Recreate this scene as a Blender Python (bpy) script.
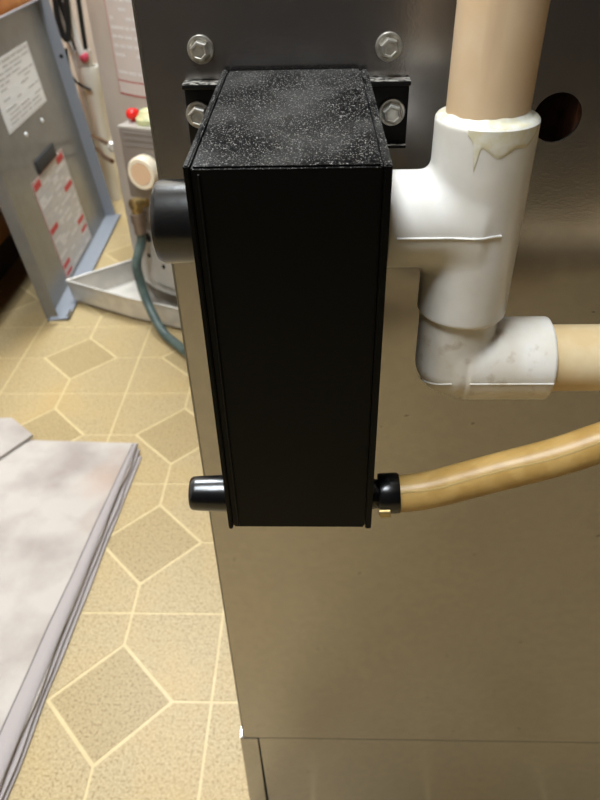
import bpy, bmesh, math, random
import numpy as np
from mathutils import Vector, Matrix, noise

for o in list(bpy.data.objects):
    bpy.data.objects.remove(o, do_unlink=True)
scene = bpy.context.scene
col = scene.collection
random.seed(7)

# ------------------------------------------------------------------ camera
cam_d = bpy.data.cameras.new('camera')
cam = bpy.data.objects.new('camera', cam_d)
col.objects.link(cam)
R_ = Vector((0.999412, 0.025643, -0.022758))
U_ = Vector((0.002359, 0.610784, 0.791794))
F_ = Vector((-0.034205, 0.791382, -0.610364))
m = Matrix.Identity(4)
for i in range(3):
    m[i][0] = R_[i]; m[i][1] = U_[i]; m[i][2] = -F_[i]
m[2][3] = 0.7246
cam.matrix_world = m
cam_d.sensor_fit = 'VERTICAL'
cam_d.sensor_height = 36.0
cam_d.lens = 677.84 * 36.0 / 800.0
cam_d.clip_start = 0.01
cam_d.dof.use_dof = True
cam_d.dof.focus_distance = 0.25
cam_d.dof.aperture_fstop = 22
scene.camera = cam

# ------------------------------------------------------------------ world, lights, exposure
world = bpy.data.worlds.new('world')
scene.world = world
world.use_nodes = True
world.node_tree.nodes['Background'].inputs[0].default_value = (1.0, 0.95, 0.88, 1)
world.node_tree.nodes['Background'].inputs[1].default_value = 0.10

def area(name, loc, sx, sy, power, color, target=None):
    d = bpy.data.lights.new(name, 'AREA')
    d.shape = 'RECTANGLE'; d.size = sx; d.size_y = sy
    d.energy = power; d.color = color
    o = bpy.data.objects.new(name, d)
    o.location = loc
    if target is not None:
        o.rotation_euler = (Vector(target) - Vector(loc)).to_track_quat('-Z', 'Y').to_euler()
    col.objects.link(o)
    return o

LAMPS = [(-0.60, 1.72, 70.0), (-0.42, -0.16, 52.0)]       # x, y, watts of the ceiling lamps
for x, y, p in LAMPS:
    area('ceiling_lamp_light', (x, y, 2.345), 0.50, 0.80, p, (0.85, 0.93, 1.0))
scene.view_settings.view_transform = 'Standard'
scene.view_settings.look = 'None'
scene.view_settings.gamma = 1.0
scene.view_settings.use_curve_mapping = False
scene.view_settings.exposure = 0.0

# ------------------------------------------------------------------ materials
def lin(r, g, b):
    f = lambda c: (c/255/12.92) if c/255 <= .04045 else ((c/255+.055)/1.055)**2.4
    return (f(r), f(g), f(b), 1)

def mat(name, rgb, rough=.5, metal=0, spec=.5, var=None, scale=20, detail=4, lo=.4, hi=.6, bump=0, bscale=200, trans=0, ior=1.45, sss=0, coords='Object', emit=0):
    M = bpy.data.materials.new(name); M.use_nodes = True
    nt = M.node_tree; b = nt.nodes['Principled BSDF']
    c = lin(*rgb)
    b.inputs['Base Color'].default_value = c
    b.inputs['Roughness'].default_value = rough
    b.inputs['Metallic'].default_value = metal
    b.inputs['Specular IOR Level'].default_value = spec
    b.inputs['Transmission Weight'].default_value = trans
    b.inputs['IOR'].default_value = ior
    b.inputs['Subsurface Weight'].default_value = sss
    if sss:
        b.inputs['Subsurface Radius'].default_value = (.004, .003, .002)
        b.inputs['Subsurface Scale'].default_value = 1.0
    if emit:
        b.inputs['Emission Color'].default_value = c
        b.inputs['Emission Strength'].default_value = emit
    if var or bump:
        if coords == 'World':
            tc = nt.nodes.new('ShaderNodeNewGeometry'); out = tc.outputs['Position']
        else:
            tc = nt.nodes.new('ShaderNodeTexCoord'); out = tc.outputs['Object']
    if var:
        n = nt.nodes.new('ShaderNodeTexNoise'); n.inputs['Scale'].default_value = scale; n.inputs['Detail'].default_value = detail
        nt.links.new(out, n.inputs['Vector'])
        r = nt.nodes.new('ShaderNodeValToRGB')
        r.color_ramp.elements[0].position = lo; r.color_ramp.elements[0].color = c
        r.color_ramp.elements[1].position = hi; r.color_ramp.elements[1].color = lin(*var)
        nt.links.new(n.outputs['Fac'], r.inputs['Fac'])
        nt.links.new(r.outputs['Color'], b.inputs['Base Color'])
    if bump:
        n2 = nt.nodes.new('ShaderNodeTexNoise'); n2.inputs['Scale'].default_value = bscale; n2.inputs['Detail'].default_value = 3
        nt.links.new(out, n2.inputs['Vector'])
        bp = nt.nodes.new('ShaderNodeBump'); bp.inputs['Strength'].default_value = bump; bp.inputs['Distance'].default_value = .001
        nt.links.new(n2.outputs['Fac'], bp.inputs['Height'])
        nt.links.new(bp.outputs['Normal'], b.inputs['Normal'])
    return M

def add_layer(M, rgb, scale, lo, hi, detail=3, coords='Object', stretch=None, amount=1.0, up=False, rough=None):
    """mixes a second colour over the material's base colour where a noise exceeds a threshold"""
    nt = M.node_tree; b = nt.nodes['Principled BSDF']
    inp = b.inputs['Base Color']
    mix = nt.nodes.new('ShaderNodeMix'); mix.data_type = 'RGBA'
    if inp.is_linked:
        nt.links.new(inp.links[0].from_socket, mix.inputs[6])
    else:
        mix.inputs[6].default_value = inp.default_value
    mix.inputs[7].default_value = lin(*rgb)
    if coords == 'World':
        tc = nt.nodes.new('ShaderNodeNewGeometry'); out = tc.outputs['Position']
    else:
        tc = nt.nodes.new('ShaderNodeTexCoord'); out = tc.outputs['Object']
    if stretch:
        mp = nt.nodes.new('ShaderNodeMapping'); mp.inputs['Scale'].default_value = stretch
        nt.links.new(out, mp.inputs['Vector']); out = mp.outputs['Vector']
    n = nt.nodes.new('ShaderNodeTexNoise'); n.inputs['Scale'].default_value = scale; n.inputs['Detail'].default_value = detail
    nt.links.new(out, n.inputs['Vector'])
    mr = nt.nodes.new('ShaderNodeMapRange'); mr.inputs[1].default_value = lo; mr.inputs[2].default_value = hi
    mr.inputs[4].default_value = amount
    nt.links.new(n.outputs['Fac'], mr.inputs[0])
    fac = mr.outputs[0]
    if up:                                                     # dust lies on faces that look up
        g = nt.nodes.new('ShaderNodeNewGeometry'); s = nt.nodes.new('ShaderNodeSeparateXYZ')
        nt.links.new(g.outputs['True Normal'], s.inputs[0])
        m2 = nt.nodes.new('ShaderNodeMapRange'); m2.inputs[1].default_value = .5; m2.inputs[2].default_value = .9
        nt.links.new(s.outputs[2], m2.inputs[0])
        mm = nt.nodes.new('ShaderNodeMath'); mm.operation = 'MULTIPLY'
        nt.links.new(fac, mm.inputs[0]); nt.links.new(m2.outputs[0], mm.inputs[1]); fac = mm.outputs[0]
    nt.links.new(fac, mix.inputs[0])
    nt.links.new(mix.outputs[2], inp)
    return M

MT = {}
MT['panel'] = mat('pewter_paint', (166, 162, 160), rough=.27, metal=.97, var=(171, 167, 164), scale=180, bump=.04, bscale=900)
add_layer(MT['panel'], (50, 44, 38), 170, .79, .81, detail=1, amount=.5)
MT['panel_edge'] = mat('edge_highlight_steel', (132, 128, 120), rough=.4, metal=.9)  # for the drawn folded-edge highlight and the light seam tab
MT['gap'] = mat('dark_gap', (18, 15, 12), rough=.8)
MT['black'] = mat('black_plastic', (5, 5, 5), rough=.42, spec=.14, bump=.05, bscale=600)
add_layer(MT['black'], (176, 172, 166), 1900, .58, .68, detail=2, up=True, amount=.85)
add_layer(MT['black'], (100, 98, 94), 45, .40, .72, detail=10, up=True, amount=.42)
MT['rubber'] = mat('black_rubber', (7, 7, 8), rough=.25, spec=.7, bump=.06, bscale=300)
MT['bracket'] = mat('black_bracket', (8, 8, 8), rough=.45, spec=.3)
add_layer(MT['bracket'], (170, 164, 154), 500, .40, .60, up=True, amount=.9)
MT['screw'] = mat('zinc_screw', (206, 202, 192), rough=.42, metal=.85, var=(176, 170, 158), scale=300)
MT['pvc_white'] = mat('white_pvc', (236, 231, 223), rough=.28, spec=.5, var=(225, 219, 208), scale=40, sss=.15)
MT['pvc_elbow'] = mat('stained_pvc', (230, 224, 214), rough=.3, var=(218, 209, 194), scale=60, sss=.15)
add_layer(MT['pvc_elbow'], (160, 130, 94), 150, .56, .76, detail=8, amount=.6)
MT['pvc_pipe'] = mat('yellowed_pvc', (228, 202, 170), rough=.38, var=(220, 190, 152), scale=30, sss=.1)
add_layer(MT['pvc_pipe'], (178, 148, 116), 60, .58, .85, stretch=(2, 2, .3), amount=.5)
MT['pvc_pipe_h'] = mat('aged_pvc', (212, 184, 138), rough=.38, var=(220, 198, 158), scale=60, sss=.1)
MT['cement'] = mat('pvc_cement', (228, 219, 188), rough=.25, var=(235, 230, 214), scale=300, sss=.2)
MT['vinyl'] = mat('yellowed_vinyl', (170, 135, 76), rough=.36, spec=.35, var=(182, 148, 88), scale=120, sss=.3)
MT['vinyl_line'] = mat('vinyl_highlight', (206, 178, 120), rough=.4)  # paler vinyl colour for the highlight painted along the tube
MT['brass'] = mat('brass', (186, 164, 112), rough=.4, metal=.9, var=(158, 136, 90), scale=200)
MT['joint'] = mat('vinyl_joint', (196, 176, 132), rough=.36, spec=.2, coords='World', var=(190, 170, 126), scale=60)
MT['tile'] = mat('vinyl_tile', (155, 136, 98), rough=.36, spec=.2, coords='World', var=(180, 160, 121), scale=420, detail=2, lo=.36, hi=.64, bump=.14, bscale=700)
add_layer(MT['tile'], (122, 98, 62), 300, .56, .64, detail=1, coords='World', amount=.55)
add_layer(MT['tile'], (182, 150, 94), 9, .45, .7, coords='World', amount=.35)
MT['diamond'] = mat('vinyl_diamond', (147, 128, 90), rough=.36, spec=.2, coords='World', var=(171, 150, 110), scale=420, detail=2, lo=.36, hi=.64, bump=.14, bscale=700)
add_layer(MT['diamond'], (112, 90, 56), 300, .56, .64, detail=1, coords='World', amount=.5)
MT['wall'] = mat('wall_paint', (208, 198, 184), rough=.8)
MT['wall_dark'] = mat('dark_reflection_wall', (36, 28, 22), rough=.8)  # unseen walls made dark so the furnace panel reflects dark
MT['ceiling'] = mat('ceiling_paint', (226, 222, 214), rough=.85)
MT['base'] = mat('baseboard_paint', (224, 214, 196), rough=.5)
MT['wood'] = mat('honey_wood', (196, 128, 58), rough=.4, var=(170, 102, 42), scale=14, detail=6)
MT['wood_dark'] = mat('toe_kick_wood', (52, 32, 18), rough=.7)
MT['counter'] = mat('worktop_laminate', (150, 120, 88), rough=.4, var=(130, 100, 70), scale=60)
MT['door'] = mat('blue_grey_enamel', (122, 121, 116), rough=.26, metal=.3, var=(128, 127, 122), scale=30)
MT['door_flange'] = mat('light_tinted_flange', (140, 144, 151), rough=.40, metal=.15)  # same sheet metal, cool lamp light painted in as a paler blue
MT['paper'] = mat('label_paper', (226, 226, 224), rough=.55)
MT['paper2'] = mat('label_paper_silver', (194, 188, 182), rough=.5)
MT['print'] = mat('label_print_grey', (178, 177, 175), rough=.6)
MT['print_light'] = mat('label_print_white', (216, 212, 208), rough=.6)
MT['red'] = mat('label_print_red', (186, 52, 56), rough=.55)
MT['darktape'] = mat('black_foam', (44, 44, 44), rough=.7)
MT['tank'] = mat('taupe_enamel', (186, 176, 164), rough=.4, var=(180, 169, 157), scale=12)
MT['tank_base'] = mat('taupe_enamel_skirt', (176, 170, 160), rough=.4)
MT['label_pink'] = mat('tank_label', (204, 193, 186), rough=.5)
MT['label_edge'] = mat('tank_label_border', (176, 92, 86), rough=.5)
MT['valve'] = mat('grey_valve', (132, 123, 115), rough=.45, metal=.2)
MT['cream'] = mat('cream_plastic', (236, 222, 196), rough=.4, sss=.1)
MT['cream2'] = mat('dial_face', (222, 186, 150), rough=.45)
MT['redplastic'] = mat('red_plastic', (226, 34, 28), rough=.35)
MT['yellowgreen'] = mat('yellow_knob', (238, 226, 176), rough=.4, var=(198, 200, 150), scale=60)
MT['steel'] = mat('galvanised_steel', (210, 204, 194), rough=.42, metal=.35, var=(196, 190, 180), scale=30)
MT['ferrule'] = mat('tarnished_ferrule', (132, 116, 104), rough=.4, metal=.6)
MT['hose'] = mat('green_hose', (66, 80, 76), rough=.4, var=(84, 98, 92), scale=60)
MT['whitepipe'] = mat('white_plastic_pipe', (226, 222, 210), rough=.4)
MT['blackcable'] = mat('black_cable', (20, 22, 22), rough=.45)
MT['whitecable'] = mat('white_cable', (228, 226, 222), rough=.45)
MT['copper'] = mat('brown_copper', (112, 78, 48), rough=.4, metal=.7)
MT['cloth'] = mat('canvas_cloth', (178, 169, 160), rough=.95, spec=.1, var=(152, 141, 133), scale=11, detail=5, lo=.42, hi=.68, bump=.5, bscale=500)
add_layer(MT['cloth'], (168, 136, 112), 5, .58, .74, amount=.55)
MT['cloth_hem'] = mat('canvas_hem', (160, 151, 147), rough=.95, spec=.1, bump=.4, bscale=500)
MT['stitch'] = mat('hem_seam', (92, 86, 84), rough=.95)
MT['insul'] = mat('brown_insulation', (110, 70, 48), rough=.85, var=(70, 44, 30), scale=60)
MT['lampglow'] = mat('lamp_diffuser', (250, 246, 240), rough=.5, emit=4.0)
MT['lampframe'] = mat('lamp_frame', (230, 230, 228), rough=.5)

# ------------------------------------------------------------------ helpers
def link(name, bm, material, parent=None, smooth=None, at=None):
    me = bpy.data.meshes.new(name)
    bmesh.ops.recalc_face_normals(bm, faces=bm.faces[:])
    if smooth is not None:
        for f in bm.faces: f.smooth = True
        for e in bm.edges:
            if len(e.link_faces) == 2 and e.calc_face_angle(0) > math.radians(smooth): e.smooth = False
    bm.to_mesh(me); bm.free()
    me.materials.append(MT[material] if isinstance(material, str) else material)
    o = bpy.data.objects.new(name, me)
    col.objects.link(o)
    if at is not None: o.location = at
    if parent is not None:
        o.parent = parent
    return o

def tag(o, label=None, cat=None, group=None, kind=None):
    if label: o['label'] = label
    if cat: o['category'] = cat
    if group: o['group'] = group
    if kind: o['kind'] = kind
    return o

def empty(name, loc, label=None, cat=None, group=None):
    o = bpy.data.objects.new(name, None); o.empty_display_size = .03
    o.location = loc; col.objects.link(o)
    o.matrix_parent_inverse = Matrix.Identity(4)
    return tag(o, label, cat, group)

def into(parent, *objs):
    """parent objects that were built in world coordinates under a thing's Empty"""
    for o in objs:
        o.parent = parent
        o.matrix_parent_inverse = Matrix.Translation(-Vector(parent.location))
    return objs[0]

def box(bm, x0, x1, y0, y1, z0, z1, bev=0, seg=2):
    r = bmesh.ops.create_cube(bm, size=1)
    vs = r['verts']
    for v in vs:
        v.co = Vector((x0 + (v.co.x+.5)*(x1-x0), y0 + (v.co.y+.5)*(y1-y0), z0 + (v.co.z+.5)*(z1-z0)))
    if bev:
        es = list({e for v in vs for e in v.link_edges})
        bmesh.ops.bevel(bm, geom=es, offset=bev, segments=seg, affect='EDGES', profile=.5)
    return vs

def axis_frame(d):
    d = Vector(d).normalized()
    a = Vector((0, 0, 1)) if abs(d.z) < .9 else Vector((0, 1, 0))
    s = d.cross(a).normalized(); t = s.cross(d).normalized()
    return d, s, t

def lathe(bm, base, d, prof, n=48, cap0=True, cap1=True):
    """prof: list of (distance along d, radius)"""
    base = Vector(base); d, s, t = axis_frame(d)
    rings = []
    for h, r in prof:
        rings.append([bm.verts.new(base + d*h + (s*math.cos(2*math.pi*k/n) + t*math.sin(2*math.pi*k/n))*r) for k in range(n)])
    for a, b in zip(rings, rings[1:]):
        for k in range(n):
            bm.faces.new((a[k], a[(k+1) % n], b[(k+1) % n], b[k]))
    if cap0: bm.faces.new(rings[0][::-1])
    if cap1: bm.faces.new(rings[-1])
    return rings

def catmull(pts, per=8):
    P = [Vector(p) for p in pts]; P = [P[0]*2-P[1]] + P + [P[-1]*2-P[-2]]
    out = []
    for i in range(1, len(P)-2):
        for k in range(per):
            t = k/per
            out.append(.5*((2*P[i]) + (P[i+1]-P[i-1])*t + (2*P[i-1]-5*P[i]+4*P[i+1]-P[i+2])*t*t + (3*P[i]-P[i-1]-3*P[i+1]+P[i+2])*t**3))
    out.append(P[-2])
    return out

def tube(bm, pts, r, n=16, per=8, cap=True):
    pts = catmull(pts, per) if len(pts) > 2 else [Vector(p) for p in pts]
    rings = []; s = None
    for i, p in enumerate(pts):
        d = (pts[min(i+1, len(pts)-1)] - pts[max(i-1, 0)]).normalized()
        if s is None: _, s, _ = axis_frame(d)
        s = (s - d*s.dot(d)).normalized(); t = d.cross(s)
        rr = r(i/(len(pts)-1)) if callable(r) else r
        rings.append([bm.verts.new(p + (s*math.cos(2*math.pi*k/n) + t*math.sin(2*math.pi*k/n))*rr) for k in range(n)])
    for a, b in zip(rings, rings[1:]):
        for k in range(n): bm.faces.new((a[k], a[(k+1) % n], b[(k+1) % n], b[k]))
    if cap: bm.faces.new(rings[0][::-1]); bm.faces.new(rings[-1])

def new(): return bmesh.new()

def simple(name, material, parent, fn, smooth=None):
    bm = new(); fn(bm); o = link(name, bm, material, None, smooth)
    if parent is not None: into(parent, o)
    return o

def bxo(name, material, parent, *a, bev=0):
    return simple(name, material, parent, lambda bm: box(bm, *a, bev=bev), 40 if bev else None)

# ------------------------------------------------------------------ the room shell
HP = 0.1143                       # tile size; the darker diamonds sit on every second grid node
GX, GY, DR = -0.23955, 0.38931, 0.6094
floor = simple('floor', 'joint', None, lambda bm: box(bm, -1.45, 1.75, -1.15, 2.2, -.04, -.0005))
tag(floor, 'speckled beige vinyl floor of clipped tiles and darker diamonds', None, None, 'structure')

def tile_poly(i, j):
    """tile between grid nodes i..i+1, j..j+1; the corner on an even node is cut by a diamond"""
    g = .0016
    ci, cj = (i if i % 2 == 0 else i+1), (j if j % 2 == 0 else j+1)
    x0, x1, y0, y1 = i*HP+g, (i+1)*HP-g, j*HP+g, (j+1)*HP-g
    d = DR*HP + g*.41
    P = []
    for cx, cy in ((i, j), (i+1, j), (i+1, j+1), (i, j+1)):
        X = x0 if cx == i else x1; Y = y0 if cy == j else y1
        if (cx, cy) == (ci, cj):
            sx = 1 if cx == i else -1; sy = 1 if cy == j else -1
            a = (cx*HP + sx*(d+g), Y); b = (X, cy*HP + sy*(d+g))
            # keep counter-clockwise order
            order = [b, a] if (sx > 0 and sy > 0) or (sx < 0 and sy < 0) else [a, b]
            P += order
        else:
            P.append((X, Y))
    return P

def diamond_poly():
    d = DR*HP - .0024
    return [(d, 0), (0, d), (-d, 0), (0, -d)]

def slab(bm, P, ox, oy, z0=-.0006, z1=0.0):
    lo = [bm.verts.new((x+ox, y+oy, z0)) for x, y in P]; hi = [bm.verts.new((x+ox, y+oy, z1)) for x, y in P]
    bm.faces.new(hi)
    n = len(P)
    for k in range(n): bm.faces.new((lo[k], lo[(k+1) % n], hi[(k+1) % n], hi[k]))

kinds = {}
for a in (0, 1):
    for b in (0, 1):
        bm = new(); P = tile_poly(a, b)
        slab(bm, P, 0, 0)
        me = bpy.data.meshes.new('tile'); bmesh.ops.recalc_face_normals(bm, faces=bm.faces[:]); bm.to_mesh(me); bm.free()
        me.materials.append(MT['tile']); kinds[(a, b)] = me
bm = new(); slab(bm, diamond_poly(), 0, 0)
dia = bpy.data.meshes.new('diamond_tile'); bmesh.ops.recalc_face_normals(bm, faces=bm.faces[:]); bm.to_mesh(dia); bm.free(); dia.materials.append(MT['diamond'])
rest_t, rest_d = new(), new()
for i in range(-11, 18):
    for j in range(-24, 16):
        x, y = GX + i*HP, GY + j*HP
        if x < -1.44 or x+HP > 1.74 or y < -1.14 or y+HP > 2.19: continue
        near = -7 <= i <= 1 and -3 <= j <= 14
        if near:
            o = bpy.data.objects.new('tile', kinds[(i % 2, j % 2)]); col.objects.link(o)
            o.location = (GX + (i - i % 2)*HP, GY + (j - j % 2)*HP, 0); o.parent = floor
        else:
            slab(rest_t, tile_poly(i % 2, j % 2), GX + (i - i % 2)*HP, GY + (j - j % 2)*HP)
        if i % 2 == 0 and j % 2 == 0:
            if near:
                o = bpy.data.objects.new('diamond_tile', dia); col.objects.link(o); o.location = (x, y, 0); o.parent = floor
            else:
                slab(rest_d, diamond_poly(), x, y)
o = link('outer_tiles', rest_t, 'tile', floor); o['kind'] = 'stuff'
o = link('outer_diamond_tiles', rest_d, 'diamond', floor); o['kind'] = 'stuff'

def wall(name, material, *a):
    o = bxo(name, material, None, *a); o['kind'] = 'structure'; return o
wall('wall_back', 'wall', -1.45, 1.75, 2.2, 2.25, -.04, 2.4)
wall('wall_left', 'wall', -1.5, -1.45, -1.15, 2.25, -.04, 2.4)
wall('wall_right', 'wall_dark', 1.75, 1.8, -1.15, 2.25, -.04, 2.4)
wall('wall_front', 'wall_dark', -1.5, 1.8, -1.2, -1.15, -.04, 2.4)  # unseen; set close so the panel's upper reflection falls on it
wall('ceiling', 'ceiling', -1.5, 1.8, -1.2, 2.25, 2.4, 2.45)
wall('baseboard_back', 'base', -1.45, 1.75, 2.186, 2.2, 0, .085)

for k, (x, y, p) in enumerate(LAMPS):
    t = empty('ceiling_light', (x, y, 2.36), ['white rectangular ceiling lamp above the water heater', 'white rectangular ceiling lamp above the space before the furnace'][k], 'lamp')
    bxo('lamp_frame', 'lampframe', t, x-.30, x+.30, y-.45, y+.45, 2.365, 2.40, bev=.004)
    bxo('diffuser', 'lampglow', t, x-.27, x+.27, y-.42, y+.42, 2.355, 2.365)

# ------------------------------------------------------------------ furnace cabinet
WY = 0.28
fur = empty('furnace_cabinet', (0.2, 0.5, 0), 'dark pewter sheet-metal furnace cabinet with the black trap screwed to its side', 'furnace')
HX, HZ, HR = .0917, .6478, .0094
def side_panel(bm):
    x0, x1, z0, z1 = -.0682, .47, .1462, 1.12
    rect = [bm.verts.new((x, WY, z)) for x, z in ((x0, z0), (x1, z0), (x1, z1), (x0, z1))]
    n = 48
    circ = [bm.verts.new((HX + HR*math.cos(2*math.pi*k/n), WY, HZ + HR*math.sin(2*math.pi*k/n))) for k in range(n)]
    es = [bm.edges.new((rect[k], rect[(k+1) % 4])) for k in range(4)] + [bm.edges.new((circ[k], circ[(k+1) % n])) for k in range(n)]
    bmesh.ops.triangle_fill(bm, use_beauty=True, edges=es)
    r = bmesh.ops.extrude_face_region(bm, geom=bm.faces[:])
    for v in r['geom']:
        if isinstance(v, bmesh.types.BMVert): v.co.y += .0012
simple('side_panel', 'panel', fur, side_panel)
bxo('front_flange', 'panel', fur, -.0682, -.0670, WY+.0012, WY+.032, .1462, 1.12)
bxo('front_flange', 'panel', fur, -.0682, -.0670, .748, .78, .1462, 1.12)
bxo('edge_highlight', 'panel_edge', fur, -.0688, -.0678, WY-.0001, WY+.0016, .1462, 1.12)  # strip added to draw the bright highlight along the folded edge
bxo('far_side_panel', 'panel', fur, -.0682, .47, .78, .7812, .0, 1.12)
bxo('rear_panel', 'panel', fur, .47, .4712, WY, .7812, .0, 1.12)
bxo('top_panel', 'panel', fur, -.0682, .4712, WY, .7812, 1.12, 1.1212)
bxo('inner_divider', 'panel', fur, -.06, .468, WY+.003, .778, .60, .6015)
bxo('inner_partition', 'insul', fur, .10, .102, WY+.003, .778, .15, 1.118)
bxo('insulation_board', 'insul', fur, -.03, .466, WY+.022, WY+.034, .605, 1.115)
bxo('base_deck', 'gap', fur, -.066, .468, WY+.0035, .778, .1405, .1452)
def prism(bm, pts, y0, y1):
    a = [bm.verts.new((x, y0, z)) for x, z in pts]; b = [bm.verts.new((x, y1, z)) for x, z in pts]
    n = len(pts); bm.faces.new(a); bm.faces.new(b[::-1])
    for k in range(n): bm.faces.new((a[k], b[k], b[(k+1) % n], a[(k+1) % n]))
simple('base_panel', 'panel', fur, lambda bm: prism(bm, [(-.0553, .1451), (-.0528, 0), (.4712, 0), (.4712, .1454)], WY+.0001, WY+.0013))
simple('corner_strip', 'panel', fur, lambda bm: prism(bm, [(-.0712, .1446), (-.0716, 0), (-.0556, 0), (-.0566, .1446)], WY-.0003, WY+.0010))
bxo('corner_strip_return', 'panel', fur, -.0716, -.0704, WY+.001, .7812, 0.0, .1440)
bxo('seam_backing', 'gap', fur, -.0695, .46, WY+.0016, WY+.0034, 0.0, .1480)
bxo('seam_tab', 'panel_edge', fur, -.0708, -.0684, WY-.0006, WY+.0004, .1449, .1480)

def hex_screw(bm, x, y, z, rf=.0050, rh=.0036):
    # hex washer head screw, its axis along -Y
    lathe(bm, (x, y, z), (0, -1, 0), [(0, rf*.98), (.0007, rf), (.0013, rf*.95), (.0013, rf*.80), (.0010, rf*.74)], n=32, cap1=True)
    d, s, t = axis_frame((0, -1, 0))
    rings = []
    for h, r in ((.0009, rh), (.0042, rh), (.0048, rh*.88), (.0049, rh*.70), (.0047, rh*.62)):
        rings.append([bm.verts.new(Vector((x, y, z)) + d*h + (s*math.cos(math.pi*k/3+.3) + t*math.sin(math.pi*k/3+.3))*r) for k in range(6)])
    for a, b in zip(rings, rings[1:]):
        for k in range(6): bm.faces.new((a[k], a[(k+1) % 6], b[(k+1) % 6], b[k]))
    bm.faces.new(rings[-1]); bm.faces.new(rings[0][::-1])
for x, z in ((-.0455, .6745), (.0246, .6742)):
    simple('hex_screw', 'screw', fur, lambda bm: hex_screw(bm, x, WY, z), 30)

# ------------------------------------------------------------------ condensate trap
trap = empty('condensate_trap', (-.010, .237, .507), 'black plastic condensate trap box with dusty top screwed to the furnace', 'trap')
FY, BY = .195, .2765
def trap_body(bm):
    vs = box(bm, -.0384, .0174, FY, BY, .5056, .6590)
    for v in vs:
        if v.co.z > .6 and v.co.y > .23: v.co.z = .6678
        if v.co.y > .23: v.co.x += .0030 if v.co.x < 0 else -.0033
    bmesh.ops.subdivide_edges(bm, edges=bm.edges[:], cuts=1)
    bmesh.ops.bevel(bm, geom=[e for e in bm.edges if e.calc_face_angle(0) > .5], offset=.0007, segments=2, affect='EDGES')
simple('body', 'black', trap, trap_body, 40)
def plate(x0, x1, yy, z0, zt):
    def fn(bm):
        vs = box(bm, x0, x1, yy, BY, z0, zt)
        for v in vs:
            if v.co.z > .6 and v.co.y > .23: v.co.z = zt + .0086
            if v.co.y > .23: v.co.x += .0030 if v.co.x < 0 else -.0033
        bmesh.ops.bevel(bm, geom=bm.edges[:], offset=.0004, segments=2, affect='EDGES')
    return fn
simple('side_plate', 'black', trap, plate(-.0404, -.0386, FY-.0003, .5048, .6596), 40)
simple('side_plate', 'black', trap, plate(.0177, .0202, FY+.0003, .5046, .6588), 40)
def rib(bm):
    box(bm, -.0364, -.0356, FY-.0006, FY+.001, .5070, .6570, bev=.0003)
simple('seam_rib', 'black', trap, rib)
def bracket(bm):
    box(bm, -.0530, .0330, .2768, .2796, .6390, .6635, bev=.0005)
    box(bm, -.0530, .0330, .2722, .2796, .6622, .6640, bev=.0004)
    box(bm, -.0530, .0330, .2750, .2796, .6385, .6398, bev=.0003)
simple('mounting_bracket', 'bracket', trap, bracket, 40)
for x, z in ((-.0482, .6522), (.0268, .6520)):
    simple('mounting_screw', 'screw', trap, lambda bm: hex_screw(bm, x, .2768, z, .0051, .0038), 30)
PYc, PZc = .228, .6288
simple('upper_port', 'rubber', trap, lambda bm: lathe(bm, (-.0400, PYc, PZc), (-1, 0, 0), [(0, .0150), (.0015, .0145), (.0160, .0145), (.0178, .0138), (.0182, .0128), (.0180, .0105), (.012, .0100)], n=64), 35)
LY, LZ = .2052, .5158
simple('lower_port', 'rubber', trap, lambda bm: lathe(bm, (-.0400, LY, LZ), (-1, 0, 0), [(0, .0080), (.006, .0078), (.014, .0074), (.0160, .0072), (.0168, .0066), (.0170, .0058), (.0170, .0046), (.010, .0044)], n=48), 35)
simple('lower_port', 'rubber', trap, lambda bm: lathe(bm, (.0200, LY, LZ), (1, 0, 0), [(0, .0068), (.002, .0062), (.012, .0062), (.014, .0058), (.0142, .0040)], n=40), 35)

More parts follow.
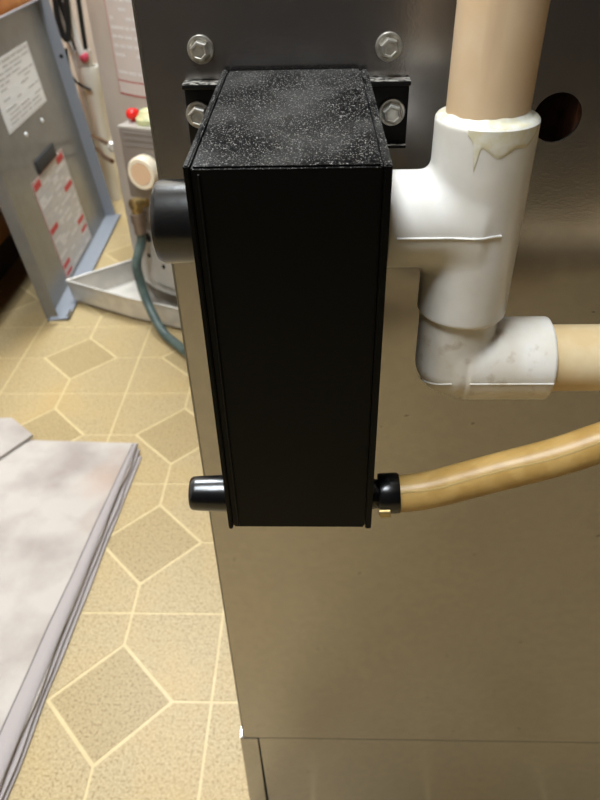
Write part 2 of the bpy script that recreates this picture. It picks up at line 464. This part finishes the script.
# ------------------------------------------------------------------ PVC drain pipe
pvc = empty('pvc_drain_pipe', (.0525, .228, .5695), 'pale PVC drain pipe with white tee and elbow joined to the black trap', 'pipe')
AX, AY = .0526, .228
def sdf_part(name, material, parent, sdf, lo, hi, vox):
    """a moulded fitting: a voxel shell pulled onto a smooth distance field"""
    nx = [int((hi[k]-lo[k])/vox)+2 for k in range(3)]
    g = np.stack(np.meshgrid(*[lo[k] + np.arange(nx[k])*vox for k in range(3)], indexing='ij'), -1)
    val = sdf(g.reshape(-1, 3)).reshape(nx) < 0
    # faces of filled voxels
    pad = np.pad(val, 1)
    verts = {}; faces = []
    def vid(p):
        if p not in verts: verts[p] = len(verts)
        return verts[p]
    for ax in range(3):
        for sgn in (1, -1):
            nb = np.roll(pad, -sgn, axis=ax)
            F = np.argwhere(pad & ~nb)
            b, c = [(1, 2), (2, 0), (0, 1)][ax]
            for q in F:
                base = q.copy(); base[ax] += 1 if sgn > 0 else 0
                corners = []
                for db, dc in ((0, 0), (1, 0), (1, 1), (0, 1)):
                    p = base.copy(); p[b] += db; p[c] += dc; corners.append(vid((int(p[0]), int(p[1]), int(p[2]))))
                faces.append(corners if sgn > 0 else corners[::-1])
    V = np.array([k for k in verts.keys()], float)
    V = np.array(lo) + (V - 1.5)*vox
    # relax and project
    F = np.array(faces)
    E = np.concatenate([F[:, [0, 1]], F[:, [1, 2]], F[:, [2, 3]], F[:, [3, 0]]]); E = np.concatenate([E, E[:, ::-1]])
    deg = np.bincount(E[:, 0], minlength=len(V))[:, None]
    h = vox*.2
    for it in range(14):
        if it < 11:
            acc = np.zeros_like(V); np.add.at(acc, E[:, 0], V[E[:, 1]])
            V = V*.4 + (acc/deg)*.6
        d = sdf(V)
        gr = np.stack([(sdf(V + np.eye(3)[k]*h) - sdf(V - np.eye(3)[k]*h))/(2*h) for k in range(3)], 1)
        gr /= np.maximum(np.linalg.norm(gr, axis=1, keepdims=True), .3)
        V = V - gr*np.clip(d, -vox, vox)[:, None]*.9
    me = bpy.data.meshes.new(name); me.from_pydata(V.tolist(), [], faces); me.update()
    for p in me.polygons: p.use_smooth = True
    me.materials.append(MT[material])
    o = bpy.data.objects.new(name, me); col.objects.link(o); into(parent, o)
    return o
def smin(a, b, k):
    h = np.clip(.5 + .5*(b-a)/k, 0, 1)
    return b*(1-h) + a*h - k*h*(1-h)
def cyl_d(p, a, ax, r, l0, l1, rnd=.0008):
    q = p - np.array(a); oth = [k for k in range(3) if k != ax]
    dr = np.sqrt(q[:, oth[0]]**2 + q[:, oth[1]]**2) - r + rnd
    dl = np.maximum(l0 - q[:, ax], q[:, ax] - l1) + rnd
    return np.minimum(np.maximum(dr, dl), 0) + np.sqrt(np.maximum(dr, 0)**2 + np.maximum(dl, 0)**2) - rnd
TZ0, TZ1 = .5930, .6632
def tee_sdf(p):
    a = cyl_d(p, (AX, AY, 0), 2, .0165, TZ0, TZ1)
    b = cyl_d(p, (0, AY, PZc), 0, .0166, .0212, AX)
    return smin(a, b, .0042)
tee = sdf_part('tee_fitting', 'pvc_white', pvc, tee_sdf, (.019, .209, .588), (.0725, .247, .666), .0009)
def on_front(sdf, x, z, y0):
    y = y0
    for k in range(40):
        d = float(sdf(np.array([[x, y, z]]))[0])
        y += max(d, -.002)*.9
    return y
def ridge(bm):
    xs = np.linspace(.0245, AX+.0065, 26)
    tube(bm, [(x, on_front(tee_sdf, x, PZc+.0002, .19)-.0001, PZc+.0002) for x in xs], .00042, n=6, per=2)
simple('mould_line', 'pvc_white', pvc, ridge, 60)
EZ = .5698
def elbow_sdf(p):
    a = cyl_d(p, (AX-.0006, AY, 0), 2, .0147, EZ, .598)
    q = p - np.array((AX-.0006, AY, EZ)); s = np.sqrt((q**2).sum(1)) - .0147
    b = cyl_d(p, (0, AY, EZ), 0, .0150, AX-.0006, .086)
    c = cyl_d(p, (0, AY, EZ), 0, .0166, .0556, .0888)
    e = smin(np.minimum(a, s), b, .004)
    return smin(e, c, .0008)
sdf_part('elbow_fitting', 'pvc_elbow', pvc, elbow_sdf, (.034, .209, .550), (.094, .247, .601), .0009)
def eridge(bm):
    xs = np.linspace(.0562, .0882, 22)
    tube(bm, [(x, on_front(elbow_sdf, x, EZ-.0008, .19), EZ-.0008) for x in xs], .00040, n=6, per=2)
    pts = []
    for k in range(14):                                   # the parting line carries on round the bend
        a = math.radians(-98 - 66*k/13); e = math.radians(-30 + 22*(1-k/13))
        d = np.array([math.cos(a)*math.cos(e), math.sin(a)*math.cos(e), math.sin(e)]); c0 = np.array([AX-.0006, AY, EZ]); r = .010
        for _ in range(30): r -= float(elbow_sdf((c0 + d*r)[None])[0])
        pts.append(tuple(c0 + d*r))
    tube(bm, pts, .00045, n=6, per=2)
simple('mould_line', 'pvc_elbow', pvc, eridge)
simple('riser_pipe', 'pvc_pipe', pvc, lambda bm: lathe(bm, (AX-.0002, AY, .645), (0, 0, 1), [(0, .0131), (.47, .0131)], n=64), 35)
simple('outlet_pipe', 'pvc_pipe_h', pvc, lambda bm: lathe(bm, (.080, AY, EZ), (1, 0, 0), [(0, .01335), (.36, .01335)], n=64), 35)
def cement(bm):
    n = 120
    prof = []
    rings = []
    for k in range(n):
        a = 2*math.pi*k/n
        w = .5+.5*noise.noise(Vector((math.cos(a)*3, math.sin(a)*3, 1.3)))
        f = max(0, -math.sin(a))                     # the bead is thicker on the near side
        h = .0010 + .0016*w + .0006*f
        z = TZ1
        pts = [(.0129, z-.001), (.0129, z+h), (.0137, z+h*.50), (.0148, z+.0004+.0003*w), (.0159, z+.0002), (.0163, z-.0006)]
        rings.append([bm.verts.new((AX + r*math.cos(a), AY + r*math.sin(a), zz)) for r, zz in pts])
    for k in range(n):
        A, B = rings[k], rings[(k+1) % n]
        for q in range(len(A)-1): bm.faces.new((A[q], B[q], B[q+1], A[q+1]))
simple('cement_bead', 'cement', pvc, cement, 60)
def drips(bm):
    # smear of cement run down the near side of the tee
    n = 44; rows = 7; grid = []
    for k in range(n+1):
        a = math.radians(-122 + 92*k/n)
        t = k/n
        L = .0010 + .0085*math.sin(math.pi*t)**.7 * (.8+.5*noise.noise(Vector((t*4, 2, 0))))
        L += .010*math.exp(-((k-6)/1.4)**2)
        grid.append([])
        for j in range(rows+1):
            s = j/rows
            e = math.sin(math.pi*min(1, max(0, t)))**.4
            r = .0165 + (.00024*e*(1 - s**6) if 0 < k < n else -.0002) - (.0003 if j == rows else 0)
            grid[-1].append(bm.verts.new((AX + r*math.cos(a), AY + r*math.sin(a), TZ1 - .0004 - L*s)))
    for k in range(n):
        for j in range(rows): bm.faces.new((grid[k][j], grid[k+1][j], grid[k+1][j+1], grid[k][j+1]))
simple('cement_drip', 'cement', pvc, drips, 80)

# ------------------------------------------------------------------ vinyl drain tube
tb = empty('vinyl_drain_tube', (.033, LY, LZ), 'yellowed flexible vinyl tube pushed on the lower nipple of the black trap', 'tube')
TP = [(.0305, LY, LZ-.0004), (.045, LY, LZ+.0025), (.070, LY+.0005, LZ+.0115), (.095, LY+.001, LZ+.0205), (.120, LY+.002, LZ+.0315), (.16, LY-.004, LZ+.054), (.22, LY-.012, LZ+.088)]
simple('tube_wall', 'vinyl', tb, lambda bm: tube(bm, TP, .0079, n=32), 50)
def highlight_strip(bm):  # thin strip that draws the tube's sheen as geometry
    pts = catmull(TP, 8)
    ang = -1.15
    rows = []
    for i, p in enumerate(pts):
        w = .0008*(1+.5*noise.noise(Vector((i*.3, 0, 0))))
        y, z = -math.cos(.78+.03*math.sin(i*.5)), math.sin(.78+.03*math.sin(i*.5))
        c = p + Vector((0, y, z))*.0079
        rows.append([bm.verts.new(c + Vector((0, 0, w)) + Vector((0, .0002, 0))), bm.verts.new(c + Vector((0, y, z))*.00025), bm.verts.new(c - Vector((0, 0, w)) + Vector((0, .0002, 0)))])
    for a, b in zip(rows, rows[1:]):
        bm.faces.new((a[0], b[0], b[1], a[1])); bm.faces.new((a[1], b[1], b[2], a[2]))
simple('highlight_streak', 'vinyl_line', tb, highlight_strip, 80)
def ring(bm):
    rr = lathe(bm, (.0232, LY, LZ), (1, .0, .06), [(0, .0066), (.0002, .0083), (.0011, .0087), (.0082, .0087), (.0090, .0083), (.0092, .0072)], n=48)
clampo = simple('clamp_ring', 'rubber', tb, ring, 35)
def clip(bm):
    lathe(bm, (.0232, LY-.0084, LZ-.0024), (1, 0, .05), [(0, .0012), (.0002, .0016), (.0046, .0016), (.0048, .0012)], n=20)
    lathe(bm, (.0240, LY-.0078, LZ-.0046), (1, 0, .05), [(0, .0009), (.0002, .0012), (.0040, .0012), (.0042, .0009)], n=16)
c = simple('clamp_tang', 'brass', tb, clip, 35)

# ------------------------------------------------------------------ leaning furnace door
D0 = Vector((-.5724, 1.2056, 0.001)); DU = Vector((-.0402525, .9991895, 0)); DV = Vector((-.1072069, -.0043418, .9942272)); DN = Vector((.9934216, .0400177, .1072948))
DW, DH = .562, .5217
def dp(u, v, n): return D0 + DU*u + DV*v + DN*n
def dbox(bm, u0, u1, v0, v1, n0, n1, bev=0):
    old = set(bm.verts)
    box(bm, u0, u1, v0, v1, n0, n1, bev=bev)
    for v in bm.verts:
        if v not in old: v.co = dp(*v.co)
def dpart(name, material, parent, *boxes, bev=0):
    bm = new()
    for b in boxes: dbox(bm, *b, bev=bev)
    return into(parent, link(name, bm, material, None, 40 if bev else None))
door = empty('furnace_door', tuple(D0), 'blue-grey sheet-metal furnace door with two printed labels leaning on the wooden cabinet', 'door panel')
dpart('sheet', 'door', door, (0, DW, 0, DH, -.0012, 0))
dpart('bottom_flange', 'door_flange', door, (.006, DW, 0, .0012, 0, .042), (.006, .03, .0012, .010, .040, .042))
dpart('edge_flange', 'door', door, (0, .0012, .012, DH, 0, .024))
dpart('edge_flange', 'door_flange', door, (DW-.0012, DW, 0, DH, 0, .028))
dpart('top_flange', 'door_flange', door, (0, DW, DH-.0012, DH, 0, .012))
def label(name, mtl, u0, u1, v0, v1, txt):
    lo = dpart(name, mtl, door, (u0, u1, v0, v1, 0, .0006))
    lo['label'] = txt
    return lo
rnd = random.Random(3)
def printed(parent_label, boxes, material, name='print'):
    if not boxes: return
    bm = new()
    for u0, u1, v0, v1 in boxes: dbox(bm, u0, u1, v0, v1, .0006, .0009)
    o = link(name, bm, material, None)
    o.parent = parent_label; o.matrix_parent_inverse = parent_label.matrix_world.inverted() if False else Matrix.Identity(4)
    o.matrix_parent_inverse = (Matrix.Translation(Vector(door.location)))@Matrix.Translation(-Vector(door.location))
    return o
l1 = label('instruction_label', 'paper', .155, .411, .338, .460, 'white rectangular printed instruction label')
gb = []
for v in np.arange(.348, .452, .0085):
    u = .175 + rnd.random()*.02
    while u < .385:
        w = .02 + rnd.random()*.05
        if rnd.random() < .72: gb.append((u, min(u+w, .40), v, v+.0032))
        u += w + .008
printed(l1, gb, 'print')
printed(l1, [(.16, .406, .4545, .4555), (.16, .406, .3415, .3425), (.16, .1606, .3415, .4555), (.4054, .406, .3415, .4555)], 'print', 'print_border')
l2 = label('warning_label', 'paper2', .166, .402, .010, .233, 'grey warning label with red heading bars')
red = [(.172, .215, .214, .228), (.345, .395, .214, .228), (.335, .395, .152, .164), (.172, .225, .116, .128), (.345, .395, .066, .076), (.172, .22, .034, .044), (.35, .395, .043, .052), (.175, .215, .016, .024)]
printed(l2, red, 'red', 'heading_bar')
printed(l2, [(.166, .1685, .010, .233), (.166, .402, .2312, .233)], 'label_edge', 'print_border')
gb = []; wb = []
for v in np.arange(.016, .226, .0072):
    for ua, ub in ((.174, .275), (.285, .396)):
        u = ua
        while u < ub-.01:
            w = .012 + rnd.random()*.04
            q = (u, min(u+w, ub), v, v+.003)
            if not any(q[0] < r[1]+.003 and q[1] > r[0]-.003 and q[2] < r[3]+.001 and q[3] > r[2]-.001 for r in red):
                if rnd.random() < .5: gb.append(q)
                elif rnd.random() < .55: wb.append((q[0], q[1], v, v+.005))
            u += w + .006
printed(l2, gb, 'print'); printed(l2, wb, 'print_light', 'print_light')
dpart('foam_strip', 'darktape', door, (.222, .352, .2345, .262, 0, .004), bev=.0008)
for u, v in ((.2316, .3159), (.344, .3131)):
    bm = new(); lathe(bm, dp(u, v, 0), DN, [(0, .0050), (.0015, .0048), (.003, .0030), (.0034, .001)], n=20)
    into(door, link('rivet', bm, 'whitecable', None, 40))
bm = new(); lathe(bm, dp(DW-.0013, .40, .016), -DU, [(0, .005), (.0006, .004)], n=20)
into(door, link('screw_hole', bm, 'gap', None))

# ------------------------------------------------------------------ wooden cabinet behind the door
cab = empty('wooden_cabinet', (-.95, 1.6, 0), 'honey-coloured wooden base cabinet behind the leaning furnace door', 'cabinet')
CX = -.662
bxo('carcass', 'wood', cab, -1.25, CX-.02, 1.02, 1.80, .125, .86)
bxo('toe_kick', 'wood_dark', cab, -1.25, CX-.085, 1.03, 1.79, .0, .125)
for y0, y1 in ((1.03, 1.405), (1.415, 1.79)):
    d_ = bxo('cabinet_door', 'wood', cab, CX-.02, CX, y0, y1, .14, .66, bev=.003)
    bxo('drawer_front', 'wood', cab, CX-.02, CX, y0, y1, .675, .845, bev=.003)
wt = bxo('worktop', 'counter', cab, -1.27, CX+.02, 1.0, 1.81, .86, .90, bev=.004)

# ------------------------------------------------------------------ water heater, its pan and hose
C0 = Vector((-.19, 1.42)); TR = .2325
wh = empty('water_heater', (C0.x, C0.y, .006), 'taupe cylindrical gas water heater standing behind the steel drain pan', 'water heater')
def cz(ang, r, z):
    a = math.radians(ang); return Vector((C0.x + r*math.cos(a), C0.y + r*math.sin(a), z))
simple('tank', 'tank', wh, lambda bm: lathe(bm, (C0.x, C0.y, .205), (0, 0, 1), [(0, TR-.004), (.0, TR), (1.15, TR), (1.17, TR-.01), (1.175, .05)], n=128), 30)
simple('skirt', 'tank_base', wh, lambda bm: lathe(bm, (C0.x, C0.y, .055), (0, 0, 1), [(0, TR-.006), (.0, TR-.001), (.149, TR-.001), (.149, TR-.006)], n=128), 30)
for a in (-60, 60, 180):
    p = cz(a, TR-.05, 0)
    simple('foot', 'tank_base', wh, lambda bm: lathe(bm, (p.x, p.y, .0092), (0, 0, 1), [(0, .018), (.047, .022)], n=16), 30)
def patch(bm, a0, a1, z0, z1, r0, r1, n=24):
    rows = []
    for k in range(n+1):
        a = a0 + (a1-a0)*k/n
        rows.append([bm.verts.new(cz(a, r, z)) for r, z in ((r0, z0), (r1, z0), (r1, z1), (r0, z1))])
    for A, B in zip(rows, rows[1:]):
        for q in range(4): bm.faces.new((A[q], B[q], B[(q+1) % 4], A[(q+1) % 4]))
    bm.faces.new(rows[0]); bm.faces.new(rows[-1][::-1])
lab = simple('tank_label', 'label_edge', wh, lambda bm: patch(bm, -134.0, -84, .434, .86, TR-.001, TR+.0006))
lab['label'] = 'pale printed label with a thin red border'
def sub(parent, grand, name, material, fn, smooth=None):
    bm = new(); fn(bm); o = link(name, bm, material, None, smooth); o.parent = parent
    o.matrix_parent_inverse = Matrix.Identity(4)
    return o
sub(lab, wh, 'label_field', 'label_pink', lambda bm: (patch(bm, -133.4, -84.4, .458, .855, TR, TR+.0009), patch(bm, -133.4, -84.4, .437, .4555, TR, TR+.0009)))
def label_lines(bm):
    for z in np.arange(.468, .85, .0135):
        a = -132.0
        while a < -88:
            w = 2 + rnd.random()*6
            if rnd.random() < .75: patch(bm, a, min(a+w, -86), z, z+.0045, TR, TR+.0012, n=4)
            a += w + 1
sub(lab, wh, 'print', 'print_light', label_lines)
# burner door on the skirt
simple('burner_door', 'tank_base', wh, lambda bm: patch(bm, -137, -88, .075, .185, TR-.002, TR+.004), None)
for a, z in ((-131.7, .132), (-122.2, .119)):
    p = cz(a, TR+.0035, z); d_ = cz(a, 1, 0) - cz(a, 0, 0)
    simple('door_screw', 'gap', wh, lambda bm: lathe(bm, p, d_, [(0, .0045), (.002, .0040), (.0025, .002)], n=14), 40)
p = cz(-130, TR-.0005, .172); d_ = cz(-130, 1, 0) - cz(-130, 0, 0)
simple('inspection_hole', 'gap', wh, lambda bm: lathe(bm, p, d_, [(0, .010), (.0055, .009), (.0055, .006)], n=20), 40)
# gas valve
GA = -111.0
er = cz(GA, 1, 0) - cz(GA, 0, 0); et = Vector((-er.y, er.x, 0))
if et.x < 0: et = -et
def gp(t, r, z): return Vector((C0.x, C0.y, 0)) + er*r + et*t + Vector((0, 0, z))
def gbox(bm, t0, t1, r0, r1, z0, z1, bev=0):
    old = set(bm.verts)
    box(bm, t0, t1, r0, r1, z0, z1, bev=bev)
    for v in bm.verts:
        if v not in old: v.co = gp(*v.co)
valve = simple('gas_valve', 'valve', wh, lambda bm: gbox(bm, -.045, .05, .222, .300, .285, .404, bev=.004), 40)
def gridlines(bm):
    for z in (.375, .385, .395): gbox(bm, -.035, .04, .299, .3015, z, z+.003)
sub(valve, wh, 'vent_rib', 'valve', gridlines)
bm = new(); lathe(bm, gp(.002, .298, .338), er, [(0, .022), (.004, .0275), (.020, .0275), (.024, .025), (.024, .019), (.021, .018)], n=48)
dial = link('temperature_dial', bm, 'cream', valve, 35)
sub(valve, wh, 'dial_face', 'cream2', lambda bm: lathe(bm, gp(.002, .318, .338), er, [(0, .0188), (.0045, .018)], n=40), 35)
sub(valve, wh, 'igniter_button', 'redplastic', lambda bm: lathe(bm, gp(-.033, .268, .402), (0, 0, 1), [(0, .004), (.008, .004), (.009, .009), (.013, .0115), (.020, .0112), (.024, .007), (.025, .002)], n=28), 50)
sub(valve, wh, 'gas_knob', 'yellowgreen', lambda bm: lathe(bm, gp(-.002, .268, .403), (0, 0, 1), [(0, .020), (.003, .022), (.012, .022), (.017, .017), (.024, .014), (.026, .008)], n=32), 40)
sub(valve, wh, 'valve_cap', 'tank_base', lambda bm: gbox(bm, -.045, .05, .232, .300, .4035, .4065))
# tubes running to the valve
gpipe = empty('gas_pipe', (-0.411, 1.345, 0.315), 'brown copper gas pipe reaching the water heater from behind the leaning door', 'pipe')
simple('pipe_run', 'copper', gpipe, lambda bm: tube(bm, [(-0.751, 2.05, 0.148), (-0.66, 1.92, 0.176), (-0.584, 1.79, 0.202), (-0.499, 1.58, 0.254), (-0.411, 1.345, 0.315)], .0050, n=12), 60)
simple('compression_nut', 'steel', gpipe, lambda bm: lathe(bm, (-0.411, 1.345, 0.315), (-.22, 1, -.09), [(-.004, .007), (.0, .0115), (.012, .0115), (.013, .008), (.026, .008), (.027, .006)], n=6), 30)
tag(simple('sensor_line', 'copper', None, lambda bm: tube(bm, [(-0.743, 2.05, 0.131), (-0.642, 1.88, 0.155), (-0.583, 1.79, 0.170), (-0.501, 1.56, 0.229), (-0.418, 1.345, 0.287)], .0045, n=12), 60), 'thin brown line running just below the copper gas pipe', 'pipe')
# drain cock
bm = new(); pa = cz(-129, TR-.004, .246); pd = cz(-129, 1, 0) - cz(-129, 0, 0)
lathe(bm, pa, pd, [(0, .013), (.004, .013), (.004, .009), (.018, .009), (.018, .0125), (.034, .0125), (.036, .010)], n=24)
lathe(bm, pa + pd*.026 + Vector((0, 0, -.022)), (0, 0, 1), [(0, .010), (.022, .010)], n=20)
cock = into(wh, link('drain_cock', bm, 'brass', None, 40))

hose = empty('garden_hose', (-.347, 1.20, .012), 'green garden hose hanging from the brass drain cock to the floor', 'hose')
hs = pa + pd*.026 + Vector((0, 0, -.020))
HPTS = [hs + Vector((0, 0, -.03)), hs + Vector((-.002, 0, -.055)), (-.364, 1.204, .135), (-.361, 1.196, .100), (-.352, 1.183, .068), (-.334, 1.158, .038), (-.312, 1.131, .018), (-.288, 1.105, .0135), (-.262, 1.076, .0125), (-.21, 1.02, .0125), (-.12, .98, .0125), (.05, 1.0, .0125)]
simple('hose_tube', 'hose', hose, lambda bm: tube(bm, HPTS, .0092, n=20), 60)
simple('hose_coupling', 'ferrule', hose, lambda bm: lathe(bm, hs + Vector((0, 0, .004)), (0, 0, -1), [(0, .010), (.001, .0145), (.018, .0145), (.019, .012), (.040, .012), (.041, .0105)], n=24), 35)

pan = empty('drain_pan', (-.40, 1.30, 0), 'shallow galvanised steel drain pan on the floor before the water heater', 'pan')
P0 = Vector((-.5478, 1.2890, 0)); e1 = Vector((.9064, -.4224, 0)); e2 = Vector((.78, .625, 0)).normalized()
PC = [P0, P0 + e1*.16 + Vector((-.002, -.007, 0)), P0 + e1*.32, P0 + e1*.54, P0 + e1*.54 + Vector((.34, .40, 0)), P0 + e2*.34]
def pan_mesh(bm):
    cen = sum(PC, Vector((0, 0, 0)))/len(PC)
    top = [bm.verts.new((p.x, p.y, .054)) for p in PC]
    bot = [bm.verts.new(((p + (cen-p)*.02).x, (p + (cen-p)*.02).y, .0080)) for p in PC]
    n = len(PC)
    for k in range(n): bm.faces.new((bot[k], bot[(k+1) % n], top[(k+1) % n], top[k]))
    bm.faces.new(bot[::-1])
o = simple('tray', 'steel', pan, pan_mesh)
md = o.modifiers.new('solid', 'SOLIDIFY'); md.thickness = .0012; md.offset = 0
def rim_fn(bm):
    n = len(PC)
    for k in range(n):
        a, b = PC[k], PC[(k+1) % n]
        tube(bm, [Vector((a.x, a.y, .054)), Vector((b.x, b.y, .054))], .0026, n=8)
simple('rolled_rim', 'steel', pan, rim_fn, 50)
for p in (P0 + e1*.10 + Vector((.03, .05, 0)), P0 + e1*.50 + Vector((.02, .06, 0)), P0 + e2*.30 + Vector((.05, -.04, 0)), P0 + e1*.50 + Vector((.30, .36, 0))):
    simple('foot', 'rubber', pan, lambda bm: lathe(bm, (p.x, p.y, 0), (0, 0, 1), [(0, .012), (.0074, .010)], n=16), 40)

# ------------------------------------------------------------------ pipes and cables at the wall
sp = empty('standpipe', (-.607, 1.90, 0), 'white plastic standpipe between the leaning door and the water heater', 'pipe')
simple('pipe_wall', 'whitepipe', sp, lambda bm: lathe(bm, (-.603, 1.90, 0), (0, 0, 1), [(0, .021), (.29, .021), (.30, .027), (.352, .027), (.352, .022), (.30, .020)], n=32), 35)
simple('thin_pipe', 'whitepipe', sp, lambda bm: tube(bm, [(-.636, 1.905, 0), (-.636, 1.905, .315)], .009, n=14), 50)
tag(simple('junction_block', 'steel', None, lambda bm: box(bm, -.626, -.592, 1.875, 1.91, .352, .392, bev=.004), 40), 'small metal connector block on top of the white standpipe', 'connector')
wn = empty('wire_nut', (-.603, 1.868, .375), 'pinkish red wire nut in front of the metal connector block', 'wire nut')
simple('cap', mat('pink_red_plastic', (186, 62, 82), rough=.4), wn, lambda bm: lathe(bm, (-.603, 1.876, .376), (.3, -1, .2), [(0, .012), (.006, .0125), (.014, .009), (.017, .005)], n=12), 30)
def cable(mtl, pts, r, label, grp=None):
    o = simple('cable', mtl, None, lambda bm: tube(bm, pts, r, n=12), 60); tag(o, label, 'cable', grp); return o
cable('whitecable', [(-.606, 1.86, .80), (-.608, 1.86, .60), (-.613, 1.86, .48), (-.610, 1.865, .42), (-.606, 1.87, .385)], .0085, 'white cable hanging down to the metal connector block')
cable('blackcable', [(-.630, 1.84, .80), (-.632, 1.84, .56), (-.637, 1.84, .475), (-.633, 1.838, .435), (-.622, 1.838, .425), (-.614, 1.84, .46), (-.606, 1.84, .55), (-.603, 1.84, .80)], .0075, 'thick black cable looping back up beside the white cable')
cable('blackcable', [(-.650, 1.87, .80), (-.640, 1.87, .58), (-.630, 1.868, .48), (-.622, 1.868, .435), (-.617, 1.87, .394)], .006, 'black cable slanting down to the connector block corner')
cable('blackcable', [(-.578, 1.87, .80), (-.586, 1.87, .55), (-.594, 1.88, .45), (-.600, 1.89, .388)], .0060, 'thin black cable plugged in the connector block top')
cable('whitecable', [(-.655, 1.885, .80), (-.652, 1.885, .60), (-.645, 1.885, .47), (-.630, 1.885, .36), (-.632, 1.90, .31)], .0070, 'thin white cable running down behind the black loop')
cable('blackcable', [(-.640, 1.862, .40), (-.643, 1.862, .345), (-.634, 1.862, .325), (-.618, 1.866, .310), (-.600, 1.868, .300)], .0036, 'thin black cord sagging across the white standpipe')

# ------------------------------------------------------------------ folded canvas cloth
cl = empty('drop_cloth', (-.55, .5, 0), 'folded off-white canvas drop cloth with stitched hems on the floor', 'cloth')
def sheet(bm, outline, z0, z1, seed, nu=60, nv=70, amp=.0015):
    """quad sheet between four outline corners (bl, br, tr, tl) with soft wrinkles and thickness"""
    bl, br, tr, tl = [Vector(p).to_3d() for p in outline]
    top, bot = [], []
    for j in range(nv+1):
        v = j/nv; rt, rb = [], []
        for i in range(nu+1):
            u = i/nu
            p = (bl*(1-u)+br*u)*(1-v) + (tl*(1-u)+tr*u)*v
            p = p + Vector((.0025*noise.noise(Vector((p.y*14, seed, 0))), .003*noise.noise(Vector((p.x*11, seed+5, 0))), 0))
            e = min(u, 1-u, v, 1-v)
            w = amp*(noise.noise(Vector((p.x*9, p.y*9, seed))) + .6*noise.noise(Vector((p.x*25, p.y*25, seed+3))))
            ed = 1 - max(0, 1 - e*nu/1.5)**2
            rt.append(bm.verts.new((p.x, p.y, z0 + (z1-z0)*(.55+.45*ed) + w*min(1, e*10))))
            rb.append(bm.verts.new((p.x, p.y, z0)))
        top.append(rt); bot.append(rb)
    for j in range(nv):
        for i in range(nu):
            bm.faces.new((top[j][i], top[j][i+1], top[j+1][i+1], top[j+1][i]))
            bm.faces.new((bot[j][i], bot[j+1][i], bot[j+1][i+1], bot[j][i+1]))
    for i in range(nu):
        bm.faces.new((bot[0][i], bot[0][i+1], top[0][i+1], top[0][i])); bm.faces.new((bot[nv][i+1], bot[nv][i], top[nv][i], top[nv][i+1]))
    for j in range(nv):
        bm.faces.new((bot[j][nu], bot[j+1][nu], top[j+1][nu], top[j][nu])); bm.faces.new((bot[j+1][0], bot[j][0], top[j][0], top[j+1][0]))
simple('lower_layer', 'cloth_hem', cl, lambda bm: sheet(bm, [(-.86, .10), (-.3270, .10), (-.2885, .790), (-.86, .815)], .0002, .0055, 2.0), 60)
simple('middle_layer', 'cloth_hem', cl, lambda bm: sheet(bm, [(-.86, .10), (-.3290, .10), (-.2925, .802), (-.86, .822)], .0057, .0100, 5.0), 60)
simple('upper_layer', 'cloth', cl, lambda bm: sheet(bm, [(-.86, .10), (-.332, .10), (-.2955, .810), (-.86, .835)], .0102, .0160, 9.0), 60)
def hem_x(t, off):
    return -.332 + .0365*t - off*(1 - .72*t**1.5) + .0012*noise.noise(Vector((t*8.5, 3, 1)))
def hem_band(bm):
    rows = []
    for k in range(41):
        t = k/40; y = .10 + .705*t
        xa = hem_x(t, .026); xb = -.3328 + .0365*t
        rows.append([bm.verts.new((x, y, z)) for x, z in ((xa, .0135), (xa, .0172), (xa*.5+xb*.5, .0178), (xb-.0015, .0172), (xb, .0150))])
    for a, b in zip(rows, rows[1:]):
        for q in range(4): bm.faces.new((a[q], b[q], b[q+1], a[q+1]))
simple('hem_band', 'cloth_hem', cl, hem_band, 60)
simple('hem_seam', 'stitch', cl, lambda bm: tube(bm, [(hem_x(k/29, .026), .10 + .705*k/29, .0172) for k in range(30)], .0008, n=6, per=2), 60)
def flap(bm):
    # corner of the cloth turned back over itself
    A = [(-.80, .848), (-.512, .853), (-.470, .822), (-.505, .765), (-.60, .70), (-.80, .62)]
    n = len(A); rings = []
    for h, s in ((.0165, 1.0), (.0215, 1.0), (.0235, .965)):
        rings.append([bm.verts.new((-.66 + (x+.66)*s, .76 + (y-.76)*s, h + (.010 if y > .83 and h > .02 else 0))) for x, y in A])
    for a, b in zip(rings, rings[1:]):
        for k in range(n): bm.faces.new((a[k], a[(k+1) % n], b[(k+1) % n], b[k]))
    bm.faces.new(rings[-1]); bm.faces.new(rings[0][::-1])
simple('turned_flap', 'cloth', cl, flap, 50)
